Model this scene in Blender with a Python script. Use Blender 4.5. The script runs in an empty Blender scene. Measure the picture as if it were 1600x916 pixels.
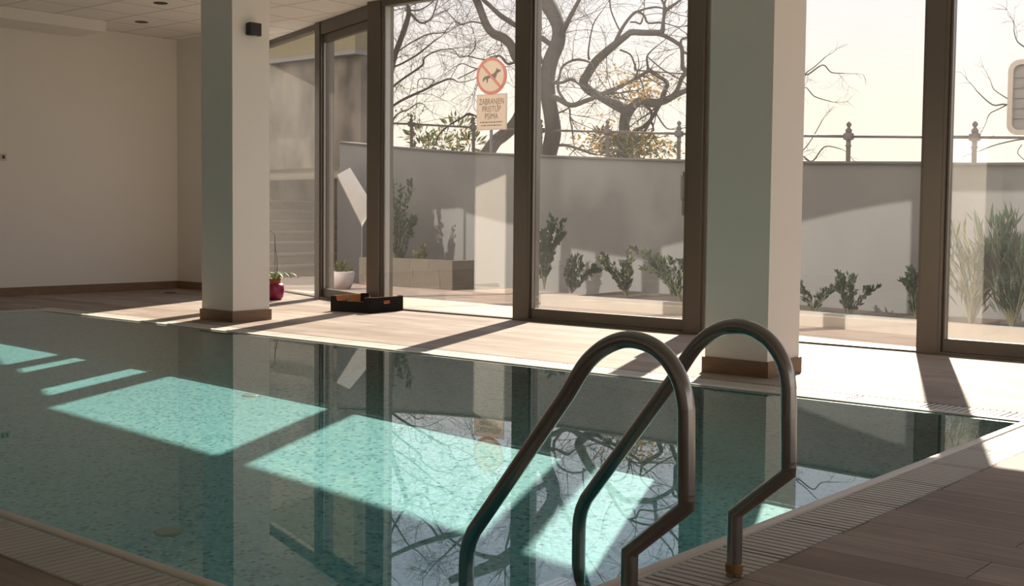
import bpy, bmesh, math, random
from mathutils import Vector, Matrix

SC = bpy.context.scene
COL = SC.collection
R = math.radians

# ------------------------------------------------------------------ camera
H = 0.95
FPX, CY = 1875.05, 437.2
YAW, PITCH, ROLL = R(40.16), R(3.0228), R(0.562)
F = Vector((-math.sin(YAW)*math.cos(PITCH), math.cos(YAW)*math.cos(PITCH), -math.sin(PITCH)))
R0 = Vector((math.cos(YAW), math.sin(YAW), 0)); U0 = R0.cross(F)
RV = R0*math.cos(ROLL)+U0*math.sin(ROLL); UV = -R0*math.sin(ROLL)+U0*math.cos(ROLL)
cd = bpy.data.cameras.new('camera'); cam = bpy.data.objects.new('camera', cd); COL.objects.link(cam)
m3 = Matrix((RV, UV, -F)).transposed()
cam.matrix_world = Matrix.Translation((0, 0, H)) @ m3.to_4x4()
cd.sensor_width = 36; cd.lens = 36*FPX/1600; cd.shift_y = -(458-CY)/1600; cd.clip_start = .05; cd.clip_end = 500
SC.camera = cam

# ------------------------------------------------------------------ light, sky, exposure
SUN_AZ, SUN_EL = R(22.7), R(35.7)
sdir = Vector((-math.sin(SUN_AZ)*math.cos(SUN_EL), math.cos(SUN_AZ)*math.cos(SUN_EL), math.sin(SUN_EL)))
sl = bpy.data.lights.new('sun', 'SUN'); sl.energy = 9.6; sl.angle = R(0.55); sl.color = (1.0, .90, .75)
so = bpy.data.objects.new('sun', sl); COL.objects.link(so)
so.rotation_euler = sdir.to_track_quat('Z', 'Y').to_euler(); so.location = (-20, 40, 30)
sl.cycles.is_caustics_light = True
W = bpy.data.worlds.new('sky'); SC.world = W; W.use_nodes = True
nt = W.node_tree; bg = nt.nodes['Background']
tc = nt.nodes.new('ShaderNodeTexCoord'); sx = nt.nodes.new('ShaderNodeSeparateXYZ'); cr = nt.nodes.new('ShaderNodeValToRGB')
nt.links.new(tc.outputs['Generated'], sx.inputs[0]); nt.links.new(sx.outputs[2], cr.inputs[0]); nt.links.new(cr.outputs[0], bg.inputs[0])
els = cr.color_ramp.elements
els[0].position = 0.0; els[0].color = (1.0, .89, .72, 1)
els[1].position = 1.0; els[1].color = (.34, .50, .78, 1)
for p_, c_ in ((.09, (.98, .87, .75, 1)), (.17, (.86, .81, .81, 1)), (.27, (.86, .90, 1.12, 1)), (.6, (.55, .68, .9, 1))):
    e = els.new(p_); e.color = c_
bg.inputs[1].default_value = .96
SC.view_settings.view_transform = 'Standard'; SC.view_settings.look = 'None'
SC.view_settings.gamma = 1.0; SC.view_settings.use_curve_mapping = False
SC.view_settings.exposure = 0.48
cy = SC.cycles
cy.max_bounces = 14; cy.diffuse_bounces = 6; cy.glossy_bounces = 6; cy.transmission_bounces = 10; cy.transparent_max_bounces = 40
cy.use_denoising = True; cy.sample_clamp_indirect = 8

def ray(x, y):
    return F + RV*(x-800)/FPX - UV*(y-CY)/FPX
def atY(x, y, Y):
    d = ray(x, y); return Vector((0, 0, H)) + d*(Y/d.y)
def atZ(x, y, z=0):
    d = ray(x, y); return Vector((0, 0, H)) + d*((z-H)/d.z)

# ------------------------------------------------------------------ materials
def srgb(r, g, b):
    f = lambda c: (c/255/12.92) if c/255 < .04045 else ((c/255+.055)/1.055)**2.4
    return (f(r), f(g), f(b), 1)
def newmat(name):
    m = bpy.data.materials.new(name); m.use_nodes = True
    return m, m.node_tree, m.node_tree.nodes['Principled BSDF']
def N(nt, t, **k):
    n = nt.nodes.new(t)
    for a, v in k.items():
        setattr(n, a, v)
    return n
def coords(nt, scale=(1, 1, 1), rot=(0, 0, 0)):
    g = N(nt, 'ShaderNodeNewGeometry'); mp = N(nt, 'ShaderNodeMapping')
    mp.inputs['Scale'].default_value = scale; mp.inputs['Rotation'].default_value = rot
    nt.links.new(g.outputs['Position'], mp.inputs[0]); return mp.outputs[0]
def mat(name, col, rough=.6, metal=0, var=.12, vs=6, bump=0, bs=60, spec=.5, scale=(1, 1, 1)):
    m, nt, b = newmat(name)
    b.inputs['Roughness'].default_value = rough; b.inputs['Metallic'].default_value = metal
    b.inputs['Specular IOR Level'].default_value = spec
    nz = N(nt, 'ShaderNodeTexNoise'); nz.inputs['Scale'].default_value = vs; nz.inputs['Detail'].default_value = 4
    nt.links.new(coords(nt, scale), nz.inputs[0])
    mx = N(nt, 'ShaderNodeMix', data_type='RGBA'); c = col
    mx.inputs[6].default_value = (c[0]*(1-var), c[1]*(1-var), c[2]*(1-var), 1)
    mx.inputs[7].default_value = (min(1, c[0]*(1+var)), min(1, c[1]*(1+var)), min(1, c[2]*(1+var)), 1)
    nt.links.new(nz.outputs[0], mx.inputs[0]); nt.links.new(mx.outputs[2], b.inputs['Base Color'])
    if bump:
        n2 = N(nt, 'ShaderNodeTexNoise'); n2.inputs['Scale'].default_value = bs; n2.inputs['Detail'].default_value = 3
        nt.links.new(coords(nt, scale), n2.inputs[0])
        bp = N(nt, 'ShaderNodeBump'); bp.inputs['Strength'].default_value = bump; bp.inputs['Distance'].default_value = .01
        nt.links.new(n2.outputs[0], bp.inputs['Height']); nt.links.new(bp.outputs[0], b.inputs['Normal'])
    return m

def plank_mat(name, c1, c2, mortar, rough=.55, width=1.2, height=.2):
    m, nt, b = newmat(name)
    v = N(nt, 'ShaderNodeMapping'); v.inputs['Location'].default_value = (-.10, -.19, 0); nt.links.new(coords(nt), v.inputs[0]); v = v.outputs[0]
    br = N(nt, 'ShaderNodeTexBrick', offset=.37, offset_frequency=2)
    br.inputs['Scale'].default_value = 1; br.inputs['Brick Width'].default_value = width; br.inputs['Row Height'].default_value = height
    br.inputs['Mortar Size'].default_value = .0022; br.inputs['Mortar Smooth'].default_value = .3; br.inputs['Bias'].default_value = 0
    br.inputs['Color1'].default_value = c1; br.inputs['Color2'].default_value = c2; br.inputs['Mortar'].default_value = mortar
    nt.links.new(v, br.inputs[0])
    nz = N(nt, 'ShaderNodeTexNoise'); nz.inputs['Scale'].default_value = 1; nz.inputs['Detail'].default_value = 6; nz.inputs['Roughness'].default_value = .6
    nt.links.new(coords(nt, (1.6, 38, 5)), nz.inputs[0])
    n2 = N(nt, 'ShaderNodeTexNoise'); n2.inputs['Scale'].default_value = 1; n2.inputs['Detail'].default_value = 3
    nt.links.new(coords(nt, (2.2, 6, 5)), n2.inputs[0])
    ad = N(nt, 'ShaderNodeMath', operation='ADD'); nt.links.new(nz.outputs[0], ad.inputs[0]); nt.links.new(n2.outputs[0], ad.inputs[1])
    rp = N(nt, 'ShaderNodeMapRange'); rp.inputs['From Min'].default_value = .7; rp.inputs['From Max'].default_value = 1.3
    rp.inputs['To Min'].default_value = .78; rp.inputs['To Max'].default_value = 1.18
    nt.links.new(ad.outputs[0], rp.inputs[0])
    mx = N(nt, 'ShaderNodeMix', data_type='RGBA', blend_type='MULTIPLY'); mx.inputs[0].default_value = 1
    nt.links.new(br.outputs[0], mx.inputs[6]); nt.links.new(rp.outputs[0], mx.inputs[7])
    nt.links.new(mx.outputs[2], b.inputs['Base Color']); b.inputs['Roughness'].default_value = rough
    b.inputs['Specular IOR Level'].default_value = .06
    bp = N(nt, 'ShaderNodeBump'); bp.inputs['Strength'].default_value = .25; bp.inputs['Distance'].default_value = .002; bp.invert = True
    nt.links.new(br.outputs[1], bp.inputs['Height']); nt.links.new(bp.outputs[0], b.inputs['Normal'])
    return m

def mosaic_mat():
    m, nt, b = newmat('pool_mosaic')
    g = N(nt, 'ShaderNodeNewGeometry')
    def tile(size):
        sc = N(nt, 'ShaderNodeVectorMath', operation='SCALE'); sc.inputs[3].default_value = 1/size; nt.links.new(g.outputs['Position'], sc.inputs[0])
        of = N(nt, 'ShaderNodeVectorMath', operation='ADD'); of.inputs[1].default_value = (.113, .137, .151); nt.links.new(sc.outputs[0], of.inputs[0])
        return of
    of = tile(.0205)
    fl = N(nt, 'ShaderNodeVectorMath', operation='FLOOR'); nt.links.new(of.outputs[0], fl.inputs[0])
    wn = N(nt, 'ShaderNodeTexWhiteNoise', noise_dimensions='3D'); nt.links.new(fl.outputs[0], wn.inputs[0])
    cr = N(nt, 'ShaderNodeValToRGB'); cr.color_ramp.interpolation = 'CONSTANT'
    e = cr.color_ramp.elements
    e[0].position = 0; e[0].color = (.17, .505, .545, 1); e[1].position = .30; e[1].color = (.22, .56, .585, 1)
    for p_, c_ in ((.55, (.145, .45, .49, 1)), (.74, (.28, .61, .595, 1)), (.88, (.08, .33, .38, 1)), (.95, (.045, .22, .32, 1))):
        x = e.new(p_); x.color = c_
    nt.links.new(wn.outputs[0], cr.inputs[0])
    # grout: distance to the tile edge in every axis, ignoring the axis along the normal
    fr = N(nt, 'ShaderNodeVectorMath', operation='FRACTION'); nt.links.new(of.outputs[0], fr.inputs[0])
    sb = N(nt, 'ShaderNodeVectorMath', operation='SUBTRACT'); sb.inputs[1].default_value = (.5, .5, .5); nt.links.new(fr.outputs[0], sb.inputs[0])
    ab = N(nt, 'ShaderNodeVectorMath', operation='ABSOLUTE'); nt.links.new(sb.outputs[0], ab.inputs[0])
    na = N(nt, 'ShaderNodeVectorMath', operation='ABSOLUTE'); nt.links.new(g.outputs['Normal'], na.inputs[0])
    on = N(nt, 'ShaderNodeVectorMath', operation='SUBTRACT'); on.inputs[0].default_value = (1, 1, 1); nt.links.new(na.outputs[0], on.inputs[1])
    ml = N(nt, 'ShaderNodeVectorMath', operation='MULTIPLY'); nt.links.new(ab.outputs[0], ml.inputs[0]); nt.links.new(on.outputs[0], ml.inputs[1])
    sp = N(nt, 'ShaderNodeSeparateXYZ'); nt.links.new(ml.outputs[0], sp.inputs[0])
    a = N(nt, 'ShaderNodeMath', operation='MAXIMUM'); nt.links.new(sp.outputs[0], a.inputs[0]); nt.links.new(sp.outputs[1], a.inputs[1])
    a2 = N(nt, 'ShaderNodeMath', operation='MAXIMUM'); nt.links.new(a.outputs[0], a2.inputs[0]); nt.links.new(sp.outputs[2], a2.inputs[1])
    gt = N(nt, 'ShaderNodeMath', operation='GREATER_THAN'); gt.inputs[1].default_value = .455; nt.links.new(a2.outputs[0], gt.inputs[0])
    mx = N(nt, 'ShaderNodeMix', data_type='RGBA'); nt.links.new(gt.outputs[0], mx.inputs[0]); nt.links.new(cr.outputs[0], mx.inputs[6])
    mx.inputs[7].default_value = (.26, .54, .51, 1)
    nt.links.new(mx.outputs[2], b.inputs['Base Color']); b.inputs['Roughness'].default_value = .45
    return m

def glass_mat(name, gain, dirt):
    m = bpy.data.materials.new(name); m.use_nodes = True; nt = m.node_tree; nt.nodes.clear()
    o = N(nt, 'ShaderNodeOutputMaterial'); tr = N(nt, 'ShaderNodeBsdfTransparent'); tr.inputs[0].default_value = (.985, .985, .975, 1)
    gl = N(nt, 'ShaderNodeBsdfGlossy'); gl.inputs['Roughness'].default_value = 0; gl.inputs[0].default_value = (1, .97, .93, 1)
    fr = N(nt, 'ShaderNodeFresnel'); ge = N(nt, 'ShaderNodeNewGeometry'); io = N(nt, 'ShaderNodeMapRange')
    io.inputs['To Min'].default_value = 1.5; io.inputs['To Max'].default_value = 1/1.5     # the same air-to-glass index on both faces of the pane
    nt.links.new(ge.outputs['Backfacing'], io.inputs[0]); nt.links.new(io.outputs[0], fr.inputs[0])
    mu = N(nt, 'ShaderNodeMath', operation='MULTIPLY', use_clamp=True); mu.inputs[1].default_value = gain; nt.links.new(fr.outputs[0], mu.inputs[0])
    mx = N(nt, 'ShaderNodeMixShader'); nt.links.new(mu.outputs[0], mx.inputs[0]); nt.links.new(tr.outputs[0], mx.inputs[1]); nt.links.new(gl.outputs[0], mx.inputs[2])
    # a thin film of dust with a cloudy shape, a little denser low down
    df = N(nt, 'ShaderNodeBsdfTranslucent'); df.inputs[0].default_value = (.85, .83, .8, 1)
    nz = N(nt, 'ShaderNodeTexNoise'); nz.inputs['Scale'].default_value = 2.2; nz.inputs['Detail'].default_value = 5; nt.links.new(coords(nt, (1, 1, .6)), nz.inputs[0])
    rp = N(nt, 'ShaderNodeMapRange'); rp.inputs['From Min'].default_value = .4; rp.inputs['From Max'].default_value = .75
    rp.inputs['To Min'].default_value = dirt*.35; rp.inputs['To Max'].default_value = dirt; nt.links.new(nz.outputs[0], rp.inputs[0])
    m2 = N(nt, 'ShaderNodeMixShader'); nt.links.new(rp.outputs[0], m2.inputs[0]); nt.links.new(mx.outputs[0], m2.inputs[1]); nt.links.new(df.outputs[0], m2.inputs[2])
    nt.links.new(m2.outputs[0], o.inputs[0]); return m

def water_mat():
    m = bpy.data.materials.new('pool_water'); m.use_nodes = True; nt = m.node_tree; nt.nodes.clear()
    o = N(nt, 'ShaderNodeOutputMaterial'); g = N(nt, 'ShaderNodeBsdfGlass'); g.inputs['Roughness'].default_value = 0
    g.inputs['IOR'].default_value = 1.333; g.inputs[0].default_value = (.93, .985, .99, 1)
    nt.links.new(g.outputs[0], o.inputs[0]); return m

def ceiling_mat():
    m, nt, b = newmat('ceiling_tiles')
    br = N(nt, 'ShaderNodeTexBrick', offset=0.0)
    br.inputs['Scale'].default_value = 1; br.inputs['Brick Width'].default_value = .6; br.inputs['Row Height'].default_value = .6
    br.inputs['Mortar Size'].default_value = .007; br.inputs['Mortar Smooth'].default_value = .2
    br.inputs['Color1'].default_value = (.82, .79, .75, 1); br.inputs['Color2'].default_value = (.80, .77, .73, 1); br.inputs['Mortar'].default_value = (.30, .27, .24, 1)
    mp = N(nt, 'ShaderNodeMapping'); mp.inputs['Location'].default_value = (-.30, -.25, 0)
    nt.links.new(coords(nt), mp.inputs[0]); nt.links.new(mp.outputs[0], br.inputs[0]); nt.links.new(br.outputs[0], b.inputs['Base Color'])
    b.inputs['Roughness'].default_value = .9
    return m

M = {}
M['plank'] = plank_mat('deck_planks', (.36, .30, .26, 1), (.27, .21, .175, 1), (.10, .075, .06, 1))
M['skirt'] = mat('skirting_wood_tile', (.22, .135, .08, 1), .5, var=.3, vs=3, scale=(3, 3, 20))
M['wall'] = mat('wall_paint', (.80, .765, .71, 1), .85, var=.02, vs=2, bump=.05, bs=90)
M['column'] = mat('column_paint', (.83, .80, .76, 1), .8, var=.015, vs=2)
M['ceiling'] = ceiling_mat()
M['frame'] = mat('bronze_aluminium', (.115, .098, .078, 1), .42, metal=.15, var=.08, vs=4)
M['gasket'] = mat('black_gasket', (.02, .018, .016, 1), .6)
M['bead'] = mat('grey_glazing_bead', (.33, .32, .30, 1), .45)
M['glass'] = glass_mat('window_glass', 1.7, .010)
M['glassd'] = glass_mat('door_glass', 1.3, .022)
M['glassa'] = glass_mat('angled_glass', .35, .004)
M['water'] = water_mat()
M['mosaic'] = mosaic_mat()
M['coping'] = mat('coping_stone', (.60, .55, .49, 1), .45, var=.08)
M['grate'] = mat('grating_plastic', (.47, .445, .395, 1), .55, var=.06)
M['channel'] = mat('channel_dark', (.05, .04, .035, 1), .8)
M['steel'] = mat('brushed_stainless', (.37, .365, .355, 1), .24, metal=1, var=.1, vs=30, scale=(1, 1, 14))
M['ring'] = mat('brass_ring', (.34, .20, .09, 1), .4, metal=.6)
M['black'] = mat('black_plastic', (.016, .015, .015, 1), .45)
M['outwall'] = mat('courtyard_render', (.165, .167, .178, 1), .9, var=.05, vs=1.2)
M['parapet'] = mat('parapet_render', (.13, .128, .132, 1), .9, var=.1, vs=2)
M['paving'] = plank_mat('terrace_paving', (.40, .315, .265, 1), (.36, .28, .235, 1), (.2, .15, .12, 1))
M['street'] = mat('street_ground', (.30, .27, .24, 1), .9)
M['stone'] = mat('stone_blocks', (.12, .10, .083, 1), .9, var=.25, vs=9, bump=.4, bs=25)
M['kerb'] = mat('kerb_concrete', (.42, .385, .36, 1), .85, var=.1)
M['soil'] = mat('soil', (.07, .05, .04, 1), .95, var=.4, vs=30)
M['iron'] = mat('painted_iron', (.10, .085, .08, 1), .5)
M['bark'] = mat('tree_bark', (.060, .050, .048, 1), .9, var=.35, vs=7, bump=.5, bs=20)
M['sign_red'] = mat('sign_red', (.42, .11, .08, 1), .5, var=.04)
M['sign_face'] = mat('sign_cream', (.50, .385, .29, 1), .55, var=.04)
M['sign_text'] = mat('sign_lettering', (.10, .075, .065, 1), .6, var=.05)
M['sign_black'] = mat('sign_pictogram', (.07, .06, .055, 1), .6, var=.05)
M['sign_rim'] = mat('sign_frame', (.38, .33, .30, 1), .5, var=.05)
M['sign_back'] = mat('sign_back', (.20, .19, .20, 1), .5, var=.1)
M['kraft'] = mat('kraft_cardboard', (.42, .19, .065, 1), .8, var=.1, vs=10)
M['carton'] = mat('printed_black_carton', (.012, .009, .008, 1), .75, var=.2, spec=.15)
M['pot'] = mat('magenta_ceramic', (.26, .015, .06, 1), .3, var=.05)
M['potin'] = mat('terracotta_plastic', (.33, .09, .04, 1), .6)
M['whitepot'] = mat('white_pot', (.42, .37, .37, 1), .6)
M['stem'] = mat('plant_stem', (.16, .15, .09, 1), .7)
M['white'] = mat('white_plastic', (.6, .56, .5, 1), .5)
M['lens'] = mat('pool_light_lens', (.30, .38, .33, 1), .3)
M['ochre'] = mat('ochre_render', (.13, .112, .07, 1), .9)
def leafmat(n, c, var=.35):
    m, nt, b = newmat(n)
    oi = N(nt, 'ShaderNodeTexNoise'); oi.inputs['Scale'].default_value = 14; nt.links.new(coords(nt), oi.inputs[0])
    mx = N(nt, 'ShaderNodeMix', data_type='RGBA'); mx.inputs[6].default_value = tuple(x*(1-var) for x in c)+(1,); mx.inputs[7].default_value = tuple(min(1, x*(1+var)) for x in c)+(1,)
    nt.links.new(oi.outputs[0], mx.inputs[0]); nt.links.new(mx.outputs[2], b.inputs['Base Color']); b.inputs['Roughness'].default_value = .55
    tr = N(nt, 'ShaderNodeBsdfTranslucent'); nt.links.new(mx.outputs[2], tr.inputs[0])
    ms = N(nt, 'ShaderNodeMixShader'); ms.inputs[0].default_value = .35; out = nt.nodes['Material Output']
    nt.links.new(b.outputs[0], ms.inputs[1]); nt.links.new(tr.outputs[0], ms.inputs[2]); nt.links.new(ms.outputs[0], out.inputs[0]); return m
M['leaf'] = leafmat('dark_green_leaves', (.035, .060, .036))
M['leafg'] = leafmat('olive_leaves', (.12, .12, .045))
M['leafy'] = leafmat('yellowed_leaves', (.34, .21, .055))
M['leafl'] = leafmat('light_green_leaves', (.11, .15, .05))
M['orchid'] = leafmat('orchid_leaves', (.10, .13, .05))

def concrete_mat():
    m, nt, b = newmat('raw_concrete')
    br = N(nt, 'ShaderNodeTexBrick', offset=0.5); br.inputs['Scale'].default_value = 1; br.inputs['Brick Width'].default_value = 1.6; br.inputs['Row Height'].default_value = .62
    br.inputs['Mortar Size'].default_value = .012; br.inputs['Color1'].default_value = (.115, .10, .09, 1); br.inputs['Color2'].default_value = (.14, .122, .108, 1); br.inputs['Mortar'].default_value = (.12, .105, .09, 1)
    nt.links.new(coords(nt, (1, 1, 1), (R(90), 0, 0)), br.inputs[0])
    nz = N(nt, 'ShaderNodeTexNoise'); nz.inputs['Scale'].default_value = 1.6; nz.inputs['Detail'].default_value = 8; nt.links.new(coords(nt, (1, 1, .6)), nz.inputs[0])
    rp = N(nt, 'ShaderNodeMapRange'); rp.inputs['From Min'].default_value = .35; rp.inputs['From Max'].default_value = .7; rp.inputs['To Min'].default_value = 1.3; rp.inputs['To Max'].default_value = .35
    nt.links.new(nz.outputs[0], rp.inputs[0])
    mx = N(nt, 'ShaderNodeMix', data_type='RGBA', blend_type='MULTIPLY'); mx.inputs[0].default_value = 1
    nt.links.new(br.outputs[0], mx.inputs[6]); nt.links.new(rp.outputs[0], mx.inputs[7]); nt.links.new(mx.outputs[2], b.inputs['Base Color']); b.inputs['Roughness'].default_value = .95
    return m
M['concrete'] = concrete_mat()

# ------------------------------------------------------------------ mesh helpers
class MB:
    def __init__(s): s.v = []; s.f = []; s.m = []
    def add(s, vs, fs, mi=0):
        o = len(s.v); s.v += [tuple(v) for v in vs]
        for f in fs: s.f.append([i+o for i in f]); s.m.append(mi)
        return s
    def box(s, x0, x1, y0, y1, z0, z1, mi=0):
        return s.add([(x0, y0, z0), (x1, y0, z0), (x1, y1, z0), (x0, y1, z0), (x0, y0, z1), (x1, y0, z1), (x1, y1, z1), (x0, y1, z1)],
                     [(3, 2, 1, 0), (4, 5, 6, 7), (0, 1, 5, 4), (1, 2, 6, 5), (2, 3, 7, 6), (3, 0, 4, 7)], mi)
    def prism(s, pts, z0, z1, mi=0):
        n = len(pts)
        return s.add([(a, b, z0) for a, b in pts]+[(a, b, z1) for a, b in pts],
                     [tuple(range(n))[::-1], tuple(range(n, 2*n))]+[(i, (i+1) % n, n+(i+1) % n, n+i) for i in range(n)], mi)
    def tube(s, pts, rad, n=8, mi=0, cap=True):
        pts = [Vector(p) for p in pts]; k = len(pts)
        rs = rad if isinstance(rad, (list, tuple)) else [rad]*k
        t = (pts[1]-pts[0]).normalized(); a = t.orthogonal().normalized(); vs = []
        for i, p in enumerate(pts):
            if i == 0: t = (pts[1]-pts[0]).normalized()
            elif i == k-1: t = (pts[-1]-pts[-2]).normalized()
            else:
                t = (pts[i+1]-pts[i]).normalized()+(pts[i]-pts[i-1]).normalized()
                t = t.normalized() if t.length > 1e-6 else (pts[i+1]-pts[i]).normalized()
            a = (a-t*a.dot(t)); a = a.normalized() if a.length > 1e-6 else t.orthogonal().normalized(); b = t.cross(a)
            for j in range(n):
                th = 2*math.pi*j/n; vs.append(p+(a*math.cos(th)+b*math.sin(th))*rs[i])
        fs = [(i*n+j, i*n+(j+1) % n, (i+1)*n+(j+1) % n, (i+1)*n+j) for i in range(k-1) for j in range(n)]
        if cap: fs += [tuple(range(n))[::-1], tuple(range((k-1)*n, k*n))]
        return s.add(vs, fs, mi)
    def lathe(s, prof, c=(0, 0, 0), n=24, mi=0):
        vs = [(c[0]+r*math.cos(2*math.pi*j/n), c[1]+r*math.sin(2*math.pi*j/n), c[2]+z) for r, z in prof for j in range(n)]
        fs = [(i*n+j, i*n+(j+1) % n, (i+1)*n+(j+1) % n, (i+1)*n+j) for i in range(len(prof)-1) for j in range(n)]
        return s.add(vs, fs, mi)
    def leaf(s, p, d, L, w, mi=0, up=None):
        d = d.normalized(); a = d.cross(up or Vector((random.uniform(-1, 1), random.uniform(-1, 1), random.uniform(.2, 1)))); a = a.normalized() if a.length > 1e-5 else d.orthogonal().normalized()
        n_ = a.cross(d); q = p+d*L*.5-n_*L*.05
        return s.add([p, q+a*w*.5+n_*w*.15, p+d*L-n_*L*.12, q-a*w*.5+n_*w*.15, q], [(0, 1, 4), (0, 4, 3), (1, 2, 4), (4, 2, 3)], mi)
    def build(s, name, mats, parent=None, smooth=False, loc=None, bevel=0, auto=None):
        me = bpy.data.meshes.new(name); me.from_pydata(s.v, [], s.f)
        for m in (mats if isinstance(mats, (list, tuple)) else [mats]): me.materials.append(m)
        me.polygons.foreach_set('material_index', s.m)
        if smooth: me.polygons.foreach_set('use_smooth', [True]*len(s.f))
        me.update()
        o = bpy.data.objects.new(name, me); COL.objects.link(o)
        if auto:
            me.polygons.foreach_set('use_smooth', [True]*len(s.f))
            bm = bmesh.new(); bm.from_mesh(me)
            for e in bm.edges:
                if len(e.link_faces) == 2 and e.calc_face_angle(0) > R(auto): e.smooth = False
            bm.to_mesh(me); bm.free()
        if parent: o.parent = parent
        if loc: o.location = loc
        if bevel:
            b = o.modifiers.new('bevel', 'BEVEL'); b.width = bevel; b.segments = 2; b.limit_method = 'ANGLE'
        return o
def empty(name, loc=(0, 0, 0), rz=0):
    o = bpy.data.objects.new(name, None); COL.objects.link(o); o.location = loc; o.rotation_euler = (0, 0, rz); o.empty_display_size = .1; return o
def tag(o, label=None, cat=None, group=None, kind=None):
    if label: o['label'] = label
    if cat: o['category'] = cat
    if group: o['group'] = group
    if kind: o['kind'] = kind
    return o
def struct(name, mb, m, parent=None, **k):
    o = mb.build(name, m, parent, **k)
    if parent is None: o['kind'] = 'structure'
    return o
def cat(pts, n=4):
    """smooth a polyline (tuples of any length) with Catmull-Rom"""
    out = []; P = [pts[0]]+list(pts)+[pts[-1]]
    for i in range(1, len(P)-2):
        for k in range(n):
            t = k/n
            out.append(tuple(.5*((2*b)+(c-a)*t+(2*a-5*b+4*c-d)*t*t+(-a+3*b-3*c+d)*t**3) for a, b, c, d in zip(P[i-1], P[i], P[i+1], P[i+2])))
    out.append(tuple(pts[-1])); return out

# ------------------------------------------------------------------ room shell
CEIL = 3.105
PX0, PX1, PY0, PY1 = -10.93, -1.80, 1.85, 5.907      # water outline
CW, GW = .05, .20                                     # coping, grating widths
GX0, GX1, GY0, GY1 = PX0-CW-GW, PX1+CW+GW, PY0-CW-GW, PY1+CW+GW
DEPTH = 1.4
UC = .88                                              # basin carried on under the window-side deck only so sun reaches its floor
WX0, WX1, WY0, WY1 = -12.99, 8.0, -3.6, 8.5
C0 = Vector((-8.96, 8.55)); C1 = Vector((-12.32, 9.70))

fl = MB()
def flat(mb, x0, x1, y0, y1, z=0): mb.box(x0, x1, y0, y1, z-.03, z)
flat(fl, WX0-.2, WX1+.2, WY0-.2, GY0); fl.box(PX0, PX1, GY1, PY1+UC, -.0045, 0); flat(fl, WX0-.2, WX1+.2, PY1+UC, WY1+.06); flat(fl, WX0-.2, PX0, GY1, PY1+UC); flat(fl, PX1, WX1+.2, GY1, PY1+UC)
flat(fl, WX0-.2, GX0, GY0, GY1); flat(fl, GX1, WX1+.2, GY0, GY1)
fl.prism([(-8.9, 8.56), (C1.x, C1.y+.06), (-13.19, 9.0), (-13.19, 8.56)], -.03, 0)
struct('floor', fl, M['plank'])
struct('wall_left', MB().box(WX0-.2, WX0, WY0-.2, 9.0, 0, CEIL), M['wall'])
struct('wall_far', MB().prism([(WX0, 8.847), (-11.45, 8.847), (C1.x, C1.y), (C1.x-.12, C1.y+.12), (WX0, 9.02)], 0, CEIL), M['wall'])
struct('wall_behind', MB().box(WX0, WX1, WY0-.2, WY0, 0, CEIL), M['wall'])
struct('ceiling', MB().prism([(WX0-.2, WY0-.2), (WX1+.2, WY0-.2), (WX1+.2, 8.46), (-8.96, 8.46), (C1.x-.12, C1.y-.051), (WX0-.2, 9.1)], CEIL, CEIL+.35), M['ceiling'])
struct('baseboard_left', MB().box(WX0, WX0+.014, WY0, 8.847, .0005, .096), M['skirt'])
struct('baseboard_far', MB().box(WX0+.014, -11.46, 8.833, 8.847, .0005, .096), M['skirt'])
struct('trim_1', MB().box(WX0, -12.34, WY0, 7.476, 2.985, CEIL), M['wall'])     # bulkhead above the left wall

# ------------------------------------------------------------------ glazing
def glazed(name, label, P, Q, door=False, leaf_z=3.03, handle=None, gm=None):
    """one bay between P and Q (left to right), in local x along the bay, y outwards"""
    d = (Q-P); L = d.length; e = empty(name, (P.x, P.y, 0), math.atan2(d.y, d.x)); tag(e, label, kind='structure')
    if not door:
        f = MB(); w = .022
        f.box(0, w, -.06, .05, 0, CEIL); f.box(L-w, L, -.06, .05, 0, CEIL); f.box(w, L-w, -.06, .05, 0, .014); f.box(w, L-w, -.06, .05, CEIL-.06, CEIL)
        f.build('frame', M['frame'], e)
        b = MB(); b.box(w, w+.018, -.036, .03, .014, CEIL-.06); b.build('glazing_bead', M['bead'], e)
        MB().box(w, L-w, -.05, -.038, .022, CEIL-.06).build('glass_pane', gm or M['glass'], e)
    else:
        f = MB(); f.box(0, .02, -.08, .06, 0, CEIL); f.box(L-.02, L, -.08, .06, 0, CEIL)
        f.box(.02, L-.02, -.09, .06, 0, .022); f.box(.02, L-.02, -.08, .06, leaf_z+.03, CEIL)
        f.build('frame', M['frame'], e)
        s = MB(); a, b_ = .022, L-.022; w = .014
        s.box(a, a+w, -.055, 0, .024, leaf_z+.028); s.box(b_-w, b_, -.055, 0, .024, leaf_z+.028)
        s.box(a+w, b_-w, -.055, 0, .024, .115); s.box(a+w, b_-w, -.055, 0, leaf_z-.06, leaf_z+.028)
        s.build('sliding_leaf', M['frame'], e)
        MB().box(a+w, b_-w, -.03, -.018, .115, leaf_z-.06).build('glass_pane', gm or M['glassd'], e)
        MB().box(a+w, a+w+.006, -.052, -.03, .115, leaf_z-.06).build('glazing_bead', M['bead'], e)
        hx = handle if handle is not None else b_-.016
        h = MB(); h.box(hx-.016, hx+.016, -.064, -.055, .97, 1.33)
        h.tube([(hx, -.064, 1.30), (hx, -.095, 1.30), (hx, -.095, 1.10), (hx, -.064, 1.10)], .009, 8)
        h.box(hx-.012, hx+.012, -.075, -.064, .985, 1.04)
        h.build('pull_handle', M['bead'], e)
    return e
def mullion(name, label, x0, x1, y0=8.42, y1=8.60):
    o = struct(name, MB().box(x0, x1, y0, y1, 0, CEIL), M['frame'], bevel=.004); tag(o, label); return o
V2 = Vector
def v(x, y=8.5): return Vector((x, y))
mullion('trim_2', 'thick bronze corner post where the glass wall bends', -9.06, -8.875, 8.42, 8.62)
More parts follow.
